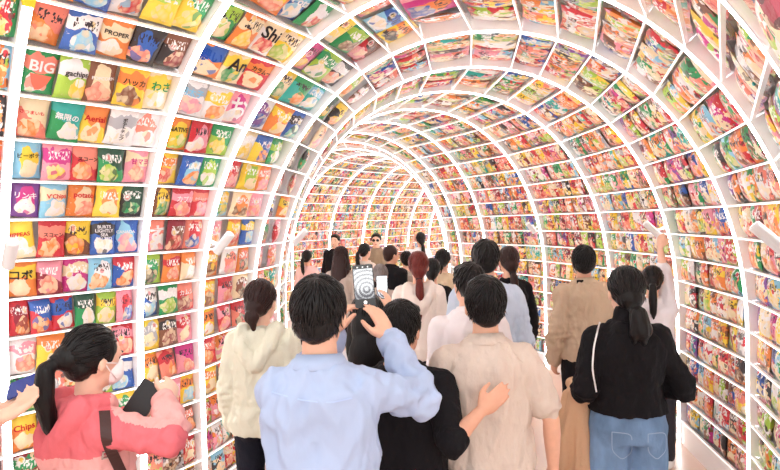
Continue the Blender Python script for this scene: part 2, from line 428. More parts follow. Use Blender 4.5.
        for q in (-1,1): hk.chain([(hx((q*.075,-.01,1.60)),.025),(hx((q*.085,-.02,1.50)),.028),(Vector((q*.09,-.05,1.38)),.025)])
        clumps=mk_clumps(200,tie=(0,-.12,1.2),ln=.08,lift=.001)
    dsp=(lambda p:noise.noise(p*55)*.003+noise.noise(p*120)*.0015) if style=='short' else (lambda p:noise.noise(Vector((p.x*90,p.y*60,p.z*12)))*.003)
    if style=='cap': pass
    ho=hk.make('hair',hm,ob,s,.0055 if near else .009,it=3,disp=dsp,raw=clumps)
    if style in('ponytail','lowtail','shorttail') :
        bm=bmesh.new(); ax=Vector((0,-.045,-.03)) if style=='ponytail' else Vector((0,-.03,-.04))
        q=ax.to_track_quat('Z','Y').to_matrix().to_4x4(); 
        bmesh.ops.create_cone(bm,cap_ends=True,segments=18,radius1=.0285*s,radius2=.0285*s,depth=.018*s,matrix=Matrix.Translation((tie+ax*.15)*s)@q); bm_obj('hair_tie',bm,mat('black_elastic',srgb(20,18,20),.7),ho,True)
    # clothing
    top=dict(top or {}); e=top.get('e',.016); hem=top.get('hem',.84); sl=top.get('sleeve','long'); tc=top['mat']; fold=top.get('fold',.005); se=top.get('se',.014)
    tp=SK(); secs=[]
    zs=[hem,hem+.02,.93,1.02,1.12,1.22,1.30,1.36,1.405,1.43]
    src=SEC
    def samp(z):
        zz=[q[0] for q in src]; return [float(np.interp(z,zz,[q[i] for q in src])) for i in (1,2,3)]
    nk=top.get('neck',1.445)
    for z in sorted(set([max(hem,z_) for z_ in zs if z_<nk]+[nk])):
        rx,ry,yc=samp(z); fl_=top.get('flare',0)*max(0,(1.2-z)); ee=e if z<1.38 else e*.75
        if top.get('loose') and z<1.2: rx=max(rx,samp(1.28)[0]*.96); ry=max(ry,samp(1.25)[1])
        secs.append((z,(rx+ee+fl_)*fat,(ry+ee+fl_*.6)*fat,yc))
    tp.loft(secs)
    frac={'long':.96,'short':0,'half':0.05,'threequarter':.62,'rolled':.55}[sl]
    cuffs={}
    for sd in (-1,1):
        d=A_[sd]; el,wr=d['el'],d['wr']; sh=sho[sd]
        tp.chain([(Vector((sd*.05,-.01,1.38)),.045+e*.6),(sh,.046+e*.9),])
        if sl=='short':
            m_=sh.lerp(el,.72); tp.chain([(sh,.046+e),(sh.lerp(el,.3),.05+se),(m_,.05+se)])
            cuffs[sd]=(m_,(el-sh).normalized(),.05+se)
        elif sl=='half':
            m_=el.lerp(wr,.08); tp.chain([(sh,.046+e),(sh.lerp(el,.5),.045+se),(el,.042+se),(m_,.04+se)])
            cuffs[sd]=(m_,(wr-el).normalized(),.04+se)
        else:
            m_=el.lerp(wr,frac); r2=.03+se*1.0
            tp.chain([(sh,.046+e),(sh.lerp(el,.5),.043+se),(el,.039+se)]); tp.chain([(el,.042+se),(el.lerp(wr,.35),.042+se),(m_,r2)])
            cuffs[sd]=(m_,(wr-el).normalized(),r2)
    if top.get('hood'):
        tp.chain([(Vector((-.085,.02,1.44)),.032),(Vector((-.095,-.07,1.435)),.042),(Vector((-.075,-.125,1.36)),.04),(Vector((0,-.15,1.26)),.04),(Vector((.075,-.125,1.36)),.04),(Vector((.095,-.07,1.435)),.042),(Vector((.085,.02,1.44)),.032)])
        tp.ell(Vector((0,-.085,1.385)),(.085,.045,.07)); tp.chain([(Vector((-.07,.04,1.42)),.026),(Vector((.07,.04,1.42)),.026)]); tp.ell((0,-.01,1.43),(.085,.075,.03))
    if top.get('turtle'): tp.cap((0,-.01,1.42),.064,(0,-.01,1.485),.058)
    sd_=R.uniform(0,50)
    def fd(p):
        v=fold*2.0*ridge(p,8,3.6,sd_)+fold*1.1*ridge(p,19,9,sd_+7)
        # gathered folds at elbows
        for sd in (-1,1):
            dd=(p-A_[sd]['el']).length
            if dd<.18: v+=fold*3.2*(1-dd/.18)*noise.noise(Vector((p.x*20,p.y*20,p.z*34)))
        v+=fold*2*max(0,1-abs(p.z-(hem+.12))/.12)*noise.noise(Vector((p.x*9,p.y*9,p.z*26+sd_)))
        return v
    to=tp.make(top.get('name','shirt'),tc,ob,s,.0065 if near else .012,it=6,disp=fd)
    if block:
        to.data.materials.append(block[0])
        for p_ in to.data.polygons:
            if block[1](Vector(p_.center)/s,A_): p_.material_index=1
    if top.get('collar'):
        cm=top.get('colmat',tc); bm=bmesh.new(); seg=32; rings=[]
        for z,r_ in ((1.425,.079),(1.47,.068),(1.474,.071),(1.432,.096),(1.427,.094)):
            rings.append([bm.verts.new(Vector((r_*math.cos(2*math.pi*i/seg),-.012+r_*.95*math.sin(2*math.pi*i/seg),z-.012*math.sin(2*math.pi*i/seg)))*s) for i in range(seg)])
        for a,b in zip(rings,rings[1:]+rings[:1]):
            for i in range(seg): bm.faces.new((a[i],a[(i+1)%seg],b[(i+1)%seg],b[i]))
        bm_obj('collar',bm,cm,to,True)
    if top.get('cuff'):
        for sd in (-1,1):
            c,d_,r_=cuffs[sd]; bm=bmesh.new(); q=d_.to_track_quat('Z','Y').to_matrix().to_4x4()
            bmesh.ops.create_cone(bm,cap_ends=True,segments=24,radius1=(r_+.004)*s,radius2=(r_+.002)*s,depth=.05*s,matrix=Matrix.Translation((c-d_*.005)*s)@q)
            bm_obj('cuff',bm,top.get('cuffmat',tc),to,True)
    # trousers
    bt=dict(bottom or {}); bmt=bt.get('mat'); we=bt.get('e',.012); tr=SK()
    wz=bt.get('waist',1.0 if sex=='m' else 1.03)
    tr.loft([(z,(rx+.006)*fat+.004,(ry+.006)*fat+.004,yc) for z,rx,ry,yc in [(.86,.16,.118,0),(.93,.168,.12,-.004)]+[(z_,)+tuple(float(np.interp(z_,[q[0] for q in SEC],[q[i] for q in SEC])) for i in (1,2,3)) for z_ in (.98,wz)]])
    wd=bt.get('wide',0)
    for sd in (-1,1):
        f=stride*sd
        hp_=Vector((sd*.085,-.005,.88)); kn=Vector((sd*.1,.02+f*.5,.47)); an=Vector((sd*.105,-.015+f,.11))
        tr.chain([(hp_,.088+we),(hp_.lerp(kn,.5),.072+we+wd*.5),(kn,.056+we+wd)]); tr.chain([(kn,.056+we+wd),(kn.lerp(an,.4),.055+we+wd),(an,.045+we+wd)])
        tr.ell((sd*.075,-.055,.88),(.08,.07,.085))
    sd2=R.uniform(0,50)
    to2=tr.make('trousers',bmt,ob,s,.008 if near else .014,it=5,disp=lambda p:.004*ridge(p,10,8,sd2))
    for sd in (-1,1):
        f=stride*sd; shn=SK(); an=Vector((sd*.105,-.02+f,.075))
        shn.cap(an+Vector((0,0,.0)),.045,an+Vector((0,.01,-.03)),.045); shn.ell(an+Vector((0,.065,-.035)),(.05,.125,.042)); 
        shn.V=[np.concatenate([v[:,:2],np.maximum(v[:,2:],.003)],1) for v in shn.V]
        shn.make('shoe',mat('shoe%d%d%d'%tuple(int(c*99) for c in shoe[:3]),shoe,.6),ob,s,.012,it=2)
    if glasses:
        bm=bmesh.new()
        for q in (-1,1): bmesh.ops.create_uvsphere(bm,u_segments=14,v_segments=8,radius=1,matrix=Matrix.Translation(hx((q*.034,.100,1.595))*s)@HR.to_4x4()@Matrix.Diagonal((.029*s,.006*s,.021*s,1)))
        box(bm,hx((0,.104,1.602))*s,(.02*s,.004*s,.004*s))
        for q in (-1,1): box(bm,hx((q*.079,.045,1.6))*s,(.004*s,.12*s,.007*s))
        bm_obj('sunglasses',bm,mat('dark_lens',srgb(16,14,16),.15,.6),ob,True)
    if mask:
        mk=SK(); mk.ell(hx((0,.07,1.537)),(.062,.052,.052),HR); mk.ell(hx((0,.095,1.56)),(.03,.03,.03),HR)
        mo=mk.make('face_mask',mat('white_mask',srgb(246,238,238),.8),ob,s,.005,it=3,disp=lambda p:.0015*noise.noise(Vector((p.x*20,p.y*20,p.z*120))))
        bm=bmesh.new()
        for q in (-1,1):
            for z0 in (1.575,1.515):
                a=hx((q*.055,.07,z0))*s; b=hx((q*.084,.0,1.585))*s; d=b-a; qq=d.to_track_quat('Z','Y').to_matrix().to_4x4()
                bmesh.ops.create_cone(bm,cap_ends=True,segments=8,radius1=.0022,radius2=.0022,depth=d.length,matrix=Matrix.Translation((a+b)/2)@qq)
        bm_obj('ear_loop',bm,_m['white_mask'],mo,True)
    info=dict(ob=ob,s=s,base=base,RZ=RZ,top=to,trousers=to2,cuffs=cuffs,A=A_,hands=hands,sho=sho,
              W=lambda v:base+RZ@(Vector(v)*s))
    return info
CREAM=fabric('cream_fabric',srgb(218,218,200)); LBLUE=fabric('light_blue_cotton',srgb(168,184,214),.2,.7); BLACKF=fabric('black_fabric',srgb(20,18,22)); BEIGE=fabric('beige_polo_knit',srgb(208,192,180)); WHT=fabric('white_shirt_cotton',srgb(228,222,226),.2,.7)
GREYB=fabric('pale_grey_blue_jacket',srgb(186,198,216)); TAN=fabric('tan_jacket',srgb(190,166,142)); PINKH=fabric('coral_pink_fleece',srgb(222,112,120)); LPINK=fabric('light_pink_fleece',srgb(232,170,166)); JEAN=mat('blue_denim',srgb(112,142,178),.85,.2,bump=((16,16,9),.7,.03),var=((9,9,5),.3))
NAVY=fabric('dark_navy_trousers',srgb(26,28,40)); DGREY=fabric('dark_grey_trousers',srgb(52,50,56)); COATC=fabric('camel_wool',srgb(204,166,134)); OFFW=fabric('off_white_hoodie',srgb(226,212,204)); PALEP=fabric('pale_pink_top',srgb(244,200,196)); GREYF=fabric('warm_grey_top',srgb(176,160,150))
EXEC_PEOPLE=True
# man in light blue shirt, foreground
D4=1.9
p4=person(318,275,D4,'person in light blue shirt seen from behind, raising a phone overhead',near=True,
  arms={1:dict(elw=pix(420,398,2.02),wrw=pix(390,340,2.13),pn=(-.8,.5,.2),curl=.3,hand=(-.38,.05,.9),th=(-.3,-.9,0)),
        -1:dict(elw=pix(300,390,2.2),wrw=pix(334,334,2.22),pn=(.9,.2,.2),curl=.6,hand=(.35,0,.9),th=(.3,-.9,0))},
  top=dict(mat=LBLUE,e=.022,se=.016,collar=True,cuff=True,sleeve='long',fold=.0085,loose=True,hem=.80,name='shirt'),bottom=dict(mat=NAVY),head=(-12,-3),fat=.97,shw=.88)
# man in black T-shirt with arm round his companion
p5=person(400,300,2.4,'person in black shirt resting a hand on the back of the beige polo wearer',near=True,skin=2,rz=-8,
  arms={1:dict(elw=pix(452,442,2.2),wrw=pix(480,412,2.22),pn=(.25,.95,.1),curl=.14,hand=(.75,.1,.62),th=(-.6,0,.8)),-1:dict()},
  top=dict(mat=BLACKF,e=.02,se=.02,sleeve='half',fold=.004,hem=.84,name='t_shirt',loose=True),bottom=dict(mat=DGREY),head=(-22,-4),fat=1.1)
# beige polo
p6=person(484,275,2.47,'person in beige polo shirt seen from behind, a hand resting on their back',near=True,skin=0,rz=2,
  arms={1:dict(el=(.27,-.03,1.10),wr=(.30,.05,.86)),-1:dict(el=(-.235,-.02,1.10),wr=(-.22,.06,.87))},
  top=dict(mat=BEIGE,e=.024,se=.018,sleeve='short',collar=True,fold=.006,loose=True,hem=.80,name='polo_shirt'),bottom=dict(mat=DGREY),head=(0,4),fat=1.03)
# woman pink hoodie
p1=person(88,325,2.06,'person in coral pink hooded top and white face mask, dark ponytail, at left',near=True,sex='f',rz=-42,skin=1,hair=('ponytail',HAIRB),mask=True,
  arms={1:dict(elw=pix(172,440,1.95),wrw=pix(166,400,2.1),pn=(-.9,.3,0),curl=.5,hand=(-.5,.5,.35),th=(0,0,1)),-1:dict(elw=pix(120,455,2.3),wrw=pix(128,418,2.32),pn=(.6,0,.6),curl=.5,hand=(.3,.5,.2),th=(0,0,1))},
  top=dict(mat=PINKH,e=.028,se=.018,hood=True,hem=.82,loose=True,fold=.007,name='hoodie'),bottom=dict(mat=NAVY),head=(6,-8),block=(LPINK,lambda c,A: c.z<1.27 or ((c-A[1]['wr']).length<.2)))
# woman cream hoodie
p3=person(261,279,3.2,'person in cream hooded jacket and dark trousers, dark hair tied low, by left shelves',near=True,sex='f',skin=1,hair=('bun',HAIRD),rz=-6,
  top=dict(mat=CREAM,e=.036,se=.03,hood=True,hem=.86,loose=True,fold=.007,name='hooded_jacket'),bottom=dict(mat=NAVY),head=(-12,0))
p7=person(468,262,3.25,'person in a white shirt, short black hair, just ahead of the beige polo wearer',skin=0,rz=8,
  top=dict(mat=WHT,e=.026,se=.022,collar=True,loose=True,fold=.006,name='shirt'),bottom=dict(mat=NAVY),head=(14,0),fat=1.04)
p8=person(485,239,3.85,'tall person in a pale grey-blue jacket, black hair, standing ahead of the white shirt wearer',rz=-4,
  top=dict(mat=GREYB,e=.03,se=.026,hood=False,collar=True,loose=True,fold=.007,name='jacket'),bottom=dict(mat=DGREY))
p9=person(418,251,4.75,'person with long red-brown ponytail over an off-white hooded top, back turned',sex='f',hair=('lowtail',HAIRR),
  top=dict(mat=OFFW,e=.04,se=.03,hood=True,loose=True,fold=.007,name='hoodie'),bottom=dict(mat=DGREY))
p10=person(508,246,5.0,'person in black top with dark red ponytail beside the tall grey-blue jacket wearer',sex='f',hair=('lowtail',HAIRD),rz=10,
  top=dict(mat=BLACKF,e=.02,se=.02,name='jacket'),bottom=dict(mat=NAVY))
p11=person(583,245,4.4,'person in tan jacket and black trousers with short hair, by the right shelves',near=True,rz=6,skin=2,
  top=dict(mat=TAN,e=.034,se=.03,collar=True,loose=True,hem=.88,fold=.008,name='jacket'),bottom=dict(mat=BLACKF),shoe=srgb(40,36,36),head=(-14,0),stride=.05)
p12=person(625,266,2.88,'person in a black turtleneck and blue jeans, dark ponytail, holding a camel coat',near=True,sex='f',skin=1,hair=('shorttail',HAIRB),rz=-4,
  arms={-1:dict(el=(-.225,-.06,1.13),wr=(-.17,.14,1.02),pn=(.3,0,1),curl=.5),1:dict(el=(.255,-.05,1.12),wr=(.17,.17,1.10),pn=(-.5,0,.5),curl=.6)},
  top=dict(mat=BLACKF,e=.026,se=.022,turtle=True,hem=1.0,fold=.005,name='turtleneck'),bottom=dict(mat=JEAN,waist=1.1,e=.016,wide=.03),head=(4,0),fat=1.08)
p13=person(652,265,4.5,'person in white top reaching an arm up towards the right-hand shelves',sex='f',skin=1,hair=('ponytail',HAIRB),rz=-30,
  arms={1:dict(elw=pix(663,270,4.55),wrw=pix(660,248,4.62),pn=(0,1,0),curl=.35,hand=(.1,.3,.9))},
  top=dict(mat=WHT,e=.024,se=.018,sleeve='half',loose=True,name='blouse'),bottom=dict(mat=DGREY),head=(10,6))
p25=person(367,293,2.8,'person with long black hair holding up a white-screened phone, behind light blue shirt wearer',sex='f',skin=1,hair=('long',HAIRB),
  arms={1:dict(elw=pix(398,345,2.9),wrw=pix(391,312,2.98),pn=(-.8,.2,0),curl=.5,hand=(-.2,0,1),th=(0,-1,0))},
  top=dict(mat=WHT,e=.022,se=.02,loose=True,name='blouse'),bottom=dict(mat=NAVY))
p24=person(380,264,5.8,'grey-haired person deep in the crowd, seen just above the raised phones',sex='f',hair=('bun',HAIRG),skin=1,
  top=dict(mat=GREYF,e=.03,se=.025,loose=True,name='top'),bottom=dict(mat=NAVY))
p16=person(391,245,7.2,'person in black jacket with thinning hair, head turned right, mid crowd',hair=('balding',HAIRD),rz=-35,skin=2,
  top=dict(mat=BLACKF,e=.034,se=.028,collar=True,loose=True,name='jacket'),bottom=dict(mat=NAVY),head=(-25,0))
p17=person(341,246,6.7,'person with long dark hair and grey-brown top, left of the black phone',sex='f',hair=('long',HAIRD),rz=-15,
  top=dict(mat=GREYF,e=.03,se=.025,loose=True,name='top'),bottom=dict(mat=NAVY))
p19=person(365,243,8.6,'person with dark ponytail and cream top, before the sunglasses wearer',sex='f',hair=('ponytail',HAIRB),rz=-40,
  top=dict(mat=OFFW,e=.03,se=.025,loose=True,name='top'),bottom=dict(mat=NAVY))
p18=person(307,250,9.0,'person in a pale pink top with dark hair tied back, furthest left in the distance',sex='f',hair=('ponytail',HAIRB),rz=-20,
  top=dict(mat=PALEP,e=.03,se=.025,loose=True,name='top'),bottom=dict(mat=NAVY))
p14=person(376,233,10.2,'person in dark sunglasses and a khaki top facing the viewer at the far bend',rz=176,glasses=True,skin=1,
  top=dict(mat=fabric('khaki_top',srgb(150,132,110)),e=.03,se=.025,collar=True,loose=True,name='jacket'),bottom=dict(mat=NAVY))
p15=person(335,234,10.9,'person in a black jacket facing the viewer, left at the far bend',rz=165,skin=1,
  top=dict(mat=BLACKF,e=.03,se=.026,loose=True,name='jacket'),bottom=dict(mat=NAVY))
p20=person(420,232,10.6,'person in white raising a hand to their hair, furthest right at the far bend',rz=20,sex='f',hair=('lowtail',HAIRB),
  arms={-1:dict(el=(-.24,.05,1.36),wr=(-.12,.02,1.6),pn=(1,0,0))},
  top=dict(mat=WHT,e=.02,se=.012,sleeve='half',name='top'),bottom=dict(mat=NAVY))
p21=person(406,251,7.6,'person with short dark hair half hidden behind the red-brown ponytail',sex='m',rz=10,
  top=dict(mat=GREYF,e=.02,se=.022,name='top'),bottom=dict(mat=NAVY))
p22=person(443,249,6.4,'person with a short dark bob and beige top with black vest, centre of the crowd',sex='f',hair=('bun',HAIRB),rz=-25,skin=1,
  top=dict(mat=fabric('beige_top',srgb(214,190,160)),e=.03,se=.022,name='top'),bottom=dict(mat=NAVY))
p23=person(432,258,5.6,'person in black with dark hair close behind the off-white hoodie',sex='f',hair=('lowtail',HAIRB),rz=-10,
  top=dict(mat=BLACKF,e=.03,se=.022,name='jacket'),bottom=dict(mat=NAVY))
# person at the left edge, arm with blue phone
p2=person(-62,318,1.66,'person cut off by the left frame edge, bare forearm holding out a dark blue phone',near=True,sex='f',skin=1,rz=-70,hair=('short',HAIRB),
  arms={-1:dict(elw=pix(-28,425,1.95),wrw=pix(2,410,1.98),pn=(.3,0,.9),curl=.35,hand=None,th=(0,0,1)),1:dict(elw=pix(-40,440,1.62),wrw=pix(-4,420,1.72),pn=(0,0,1),curl=.5)},
  top=dict(mat=WHT,e=.02,se=.02,sleeve='half',name='top'),bottom=dict(mat=NAVY))
print('people',time.time()-T0)

# ---- clothing details and held things
def slab(name,c,ax,up,w,h,t,material,parent=None,r=.008):
    """rounded rectangular slab: c centre, ax width dir, up height dir"""
    ax=ax.normalized(); up=(up-ax*up.dot(ax)).normalized(); n=ax.cross(up)
    bm=bmesh.new(); pts=[]
    for cx,cy,a0 in ((w/2-r,h/2-r,0),(-w/2+r,h/2-r,90),(-w/2+r,-h/2+r,180),(w/2-r,-h/2+r,270)):
        for i in range(6):
            a=math.radians(a0+i*18); pts.append((cx+r*math.cos(a),cy+r*math.sin(a)))
    lo=[bm.verts.new(c+ax*x+up*y-n*t/2) for x,y in pts]; hi=[bm.verts.new(c+ax*x+up*y+n*t/2) for x,y in pts]
    bm.faces.new(hi); bm.faces.new(lo[::-1])
    for i in range(len(pts)): j=(i+1)%len(pts); bm.faces.new((lo[i],lo[j],hi[j],hi[i]))
    return bm_obj(name,bm,material,parent)
# phone of the man in light blue; screen towards the camera
def screen_mat(name,bright):
    m=bpy.data.materials.new(name); m.use_nodes=True; nt=m.node_tree; b=nt.nodes['Principled BSDF']; N=nt.nodes.new; L=nt.links.new
    uv=N('ShaderNodeUVMap'); mp=N('ShaderNodeMapping'); mp.inputs['Location'].default_value=(-.62,-.5,0); L(uv.outputs[0],mp.inputs[0])
    mp.inputs['Scale'].default_value=(1,1.6,1)
    gr=N('ShaderNodeVectorMath'); gr.operation='LENGTH'; L(mp.outputs[0],gr.inputs[0])
    w=N('ShaderNodeMath'); w.operation='MULTIPLY'; w.inputs[1].default_value=30; L(gr.outputs['Value'],w.inputs[0])
    sn=N('ShaderNodeMath'); sn.operation='SINE'; L(w.outputs[0],sn.inputs[0])
    no=N('ShaderNodeTexNoise'); no.inputs['Scale'].default_value=34; L(uv.outputs[0],no.inputs['Vector'])
    add=N('ShaderNodeMath'); add.operation='MULTIPLY_ADD'; add.inputs[1].default_value=.13; L(sn.outputs[0],add.inputs[0]); L(no.outputs['Fac'],add.inputs[2])
    ra=N('ShaderNodeValToRGB'); ra.color_ramp.elements[0].color=(.05,.05,.07,1); ra.color_ramp.elements[0].position=.3; ra.color_ramp.elements[1].color=(.85,.87,.9,1); ra.color_ramp.elements[1].position=.58; sv=N('ShaderNodeSeparateXYZ'); L(uv.outputs[0],sv.inputs[0])
    low=N('ShaderNodeMapRange'); low.inputs['From Min'].default_value=.1; low.inputs['From Max'].default_value=.42; low.inputs['To Min'].default_value=-.22; low.inputs['To Max'].default_value=.05; L(sv.outputs[1],low.inputs['Value'])
    ad2=N('ShaderNodeMath'); ad2.operation='ADD'; L(add.outputs[0],ad2.inputs[0]); L(low.outputs['Result'],ad2.inputs[1]); L(ad2.outputs[0],ra.inputs[0])
    L(ra.outputs[0],b.inputs['Emission Color']); b.inputs['Emission Strength'].default_value=bright; b.inputs['Base Color'].default_value=(.02,.02,.02,1); b.inputs['Roughness'].default_value=.15
    return m
def phone(name_label,c,ax,up,w,h,scr=True,body=None,bright=1.0,dark_bars=True):
    ax=ax.normalized(); up=(up-ax*up.dot(ax)).normalized(); n=ax.cross(up)
    body=body or mat('phone_black',srgb(14,14,16),.25,.5)
    o=slab('phone',c,ax,up,w,h,.009,body)
    tag(o,name_label,'phone')
    if scr:
        y0=-.30 if dark_bars else -.47; y1=.40 if dark_bars else .47
        bm=bmesh.new(); uvl=bm.loops.layers.uv.new('UVMap'); q=[(-.46,y0,0,0),(.46,y0,1,0),(.46,y1,1,1),(-.46,y1,0,1)]
        vs=[bm.verts.new(c+ax*w*x+up*h*y+n*.0052) for x,y,_,_ in q]; f=bm.faces.new(vs)
        for l,(x,y,u,v) in zip(f.loops,q): l[uvl].uv=(u,v)
        me=bpy.data.meshes.new('screen'); bm.to_mesh(me); bm.free(); me.materials.append(screen_mat('phone_screen',bright)); link('screen',me,o)
        if dark_bars:
            bm=bmesh.new(); bmesh.ops.create_cone(bm,cap_ends=True,segments=20,radius1=.0065,radius2=.0065,depth=.001,matrix=Matrix.Translation(c-up*h*.38+n*.0055)@n.to_track_quat('Z','Y').to_matrix().to_4x4()); bm_obj('shutter_button',bm,mat('button_white',(1,1,1,1),.4,emit=(1,1,1,1),es=.8),o)
            for i in range(3):
                bm=bmesh.new(); bmesh.ops.create_cone(bm,cap_ends=True,segments=12,radius1=.0025,radius2=.0025,depth=.001,matrix=Matrix.Translation(c+up*h*.44+ax*w*(-.25+.25*i)+n*.0055)@n.to_track_quat('Z','Y').to_matrix().to_4x4()); bm_obj('screen_icon',bm,_m['button_white'],o)
    return o
toc=lambda P_: (Vector((0,0,CZ))-P_).normalized()
phone('black phone held up by the person in light blue, screen showing the tunnel',pix(364,286,2.2),Vector((1,.1,.06)),Vector((-.08,.12,1)),.078,.162)
phone('white-screened phone held up just right of the black phone',pix(382,287,3.02),Vector((1,.1,0)),Vector((0,.1,1)),.058,.12,bright=2.0,dark_bars=False)
phone('dark blue phone held out at the left edge of the picture',pix(26,385,2.0),Vector((.9,.1,.35)),Vector((-.3,.75,.55)),.125,.07,scr=False,body=mat('phone_blue',srgb(38,62,140),.25,.5))
# wallet case of the woman in pink
cw=pix(142,402,2.12)
o=slab('phone_case',cw,Vector((.45,.35,.75)),Vector((-.7,.1,.5)),.15,.085,.014,mat('black_leather',srgb(34,32,34),.4,.4)); tag(o,'open black wallet phone case held by the person in the pink top','phone case')
slab('phone_screen',cw+Vector((-.003,.011,.002)),Vector((.45,.35,.75)),Vector((-.7,.1,.5)),.135,.062,.006,mat('phone_teal',srgb(40,90,100),.2,.5,emit=(.1,.3,.33,1),es=.3),o)
# ribbon helper following a garment surface by points
def ribbon(name,pts,w,t,material,parent=None,nrm=None):
    bm=bmesh.new(); rings=[]; n_=len(pts)
    for i,p in enumerate(pts):
        d=(pts[min(i+1,n_-1)]-pts[max(i-1,0)]).normalized(); nn=nrm[i] if nrm else Vector((0,-1,0)); side=d.cross(nn).normalized(); nn=side.cross(d)
        rings.append([bm.verts.new(p+side*a+nn*b) for a,b in ((-w/2,0),(w/2,0),(w/2,t),(-w/2,t))])
    for a,b in zip(rings,rings[1:]):
        for i in range(4): bm.faces.new((a[i],a[(i+1)%4],b[(i+1)%4],b[i]))
    bm.faces.new(rings[0][::-1]); bm.faces.new(rings[-1])
    return bm_obj(name,bm,material,parent)
dg=bpy.context.evaluated_depsgraph_get(); dg.update()
def on_surface(o,px,py,default,off=.004):
    """point of garment o seen through a direction from the camera (a body point, used to lay straps and seams)"""
    org=Vector((0,0,CZ)); d=(pix(px,py,2)-org).normalized(); mi=o.matrix_world.inverted()
    ok,loc_,nr,_=o.ray_cast(mi@org,(mi.to_3x3()@d).normalized())
    if not ok: p=org+d*default; return p,-d
    w=o.matrix_world@loc_; n=(o.matrix_world.to_3x3()@nr).normalized(); return w+n*off,n
def surf_ribbon(name,o,pxs,w,material,default,parent=None,t=.003,sub=6,off=.003):
    P_=[];Nn=[]
    for (a,b),(c,d) in zip(pxs,pxs[1:]):
        for i in range(sub+(1 if (c,d)==pxs[-1] else 0)):
            q=i/sub; p,n=on_surface(o,a+(c-a)*q,b+(d-b)*q,default,off); P_.append(p);Nn.append(n)
    # smooth
    for _ in range(3): P_=[P_[0]]+[(P_[i-1]+P_[i]*2+P_[i+1])/4 for i in range(1,len(P_)-1)]+[P_[-1]]; Nn=[Nn[0]]+[((Nn[i-1]+Nn[i]*2+Nn[i+1])/4).normalized() for i in range(1,len(Nn)-1)]+[Nn[-1]]
    r=ribbon(name,P_,w,t,material,None,Nn)
    if parent:
        r.parent=parent; r.matrix_parent_inverse=parent.matrix_world.inverted()
    return r
bpy.context.view_layer.update()
STRAP=mat('dark_brown_leather',srgb(66,38,36),.45,.4)
bag=slab('shoulder_bag',pix(150,520,2.15)+Vector((.0,.05,0)),Vector((.7,-.5,0)),Vector((0,0,1)),.26,.2,.09,STRAP,None,.03)
tag(bag,'dark brown leather shoulder bag worn across the pink top','bag')
surf_ribbon('strap',p1['top'],[(104,412),(107,440),(116,462),(130,492)],.034,STRAP,2.0,bag,off=.004)
bk,nb=on_surface(p1['top'],109,452,2.0,.008)
bm=bmesh.new(); 
for dx,dz,w,h in ((-.022,0,.005,.03),(.022,0,.005,.03),(0,.014,.048,.005),(0,-.014,.048,.005)): box(bm,(dx,dz,0),(w,h,.005))
M_=Matrix.Translation(bk)@nb.to_track_quat('Z','Y').to_matrix().to_4x4(); bmesh.ops.transform(bm,matrix=M_,verts=bm.verts)
b_=bm_obj('buckle',bm,mat('silver_metal',srgb(210,208,205),.25,.5,metal=.8)); b_.parent=bag; b_.matrix_parent_inverse=bag.matrix_world.inverted()
# seams, labels
def child_keep(o,parent): o.parent=parent; o.matrix_parent_inverse=parent.matrix_world.inverted(); return o
c,n=on_surface(p11['top'],580,282,4.3,.002)
child_keep(slab('neck_label',c,Vector((1,0,0)),Vector((0,0,1)),.05,.028,.003,BLACKF,None,.003),p11['top'])
SEAM=mat('pale_blue_seam',srgb(176,196,232),.8)
surf_ribbon('yoke_seam',p4['top'],[(272,392),(300,400),(330,403),(352,398)],.004,SEAM,1.8,p4['top'],t=.0015,off=.0005)
surf_ribbon('sleeve_stripe',p12['top'],[(600,322),(594,345),(592,370),(596,392)],.008,mat('white_stripe',srgb(235,235,235),.7),2.8,p12['top'],t=.002,off=.002)
DS=mat('denim_seam',srgb(150,172,200),.8)
for pts in ([(612,432),(632,434),(632,452),(622,460),(612,451),(612,432)],[(648,434),(666,432),(666,451),(657,460),(648,452),(648,434)]):
    surf_ribbon('pocket_seam',p12['trousers'],pts,.004,DS,2.8,p12['trousers'],t=.001,off=.0008)
0 and surf_ribbon('waistband_seam',p12['trousers'],[(607,426),(640,428),(670,426)],.005,DS,2.8,p12['trousers'],t=.001,off=.0008)
# strap of the far woman
# camel coat over the arm
ck=SK()
W=p12['W']; base=Vector((0,0,0))
hc=W((-.20,.10,1.06))
def lc(dx,dy,dz): return hc+Vector((dx,dy,dz))
for (a,r0,b,r1) in ((lc(-.02,-.10,.0),.032,lc(.0,.14,.0),.034),(lc(-.05,-.04,-.02),.03,lc(-.10,-.04,-.34),.05),(lc(-.02,-.06,-.02),.03,lc(-.03,-.08,-.5),.055),(lc(.02,-.02,-.02),.03,lc(.03,-.03,-.52),.045),
                    (lc(-.06,.04,-.02),.03,lc(-.14,.02,-.42),.04),(lc(-.02,.08,-.02),.035,lc(-.06,.08,-.6),.05),(lc(-.08,-.02,-.2),.03,lc(-.09,-.06,-.55),.05)):
    ck.cap(a,r0,b,r1)
ct=ck.make('coat',COATC,None,1,.008,it=5,disp=lambda p:.014*ridge(p,13,2.2,3))
tag(ct,'camel wool coat draped over the left arm of the person in the black turtleneck','coat')

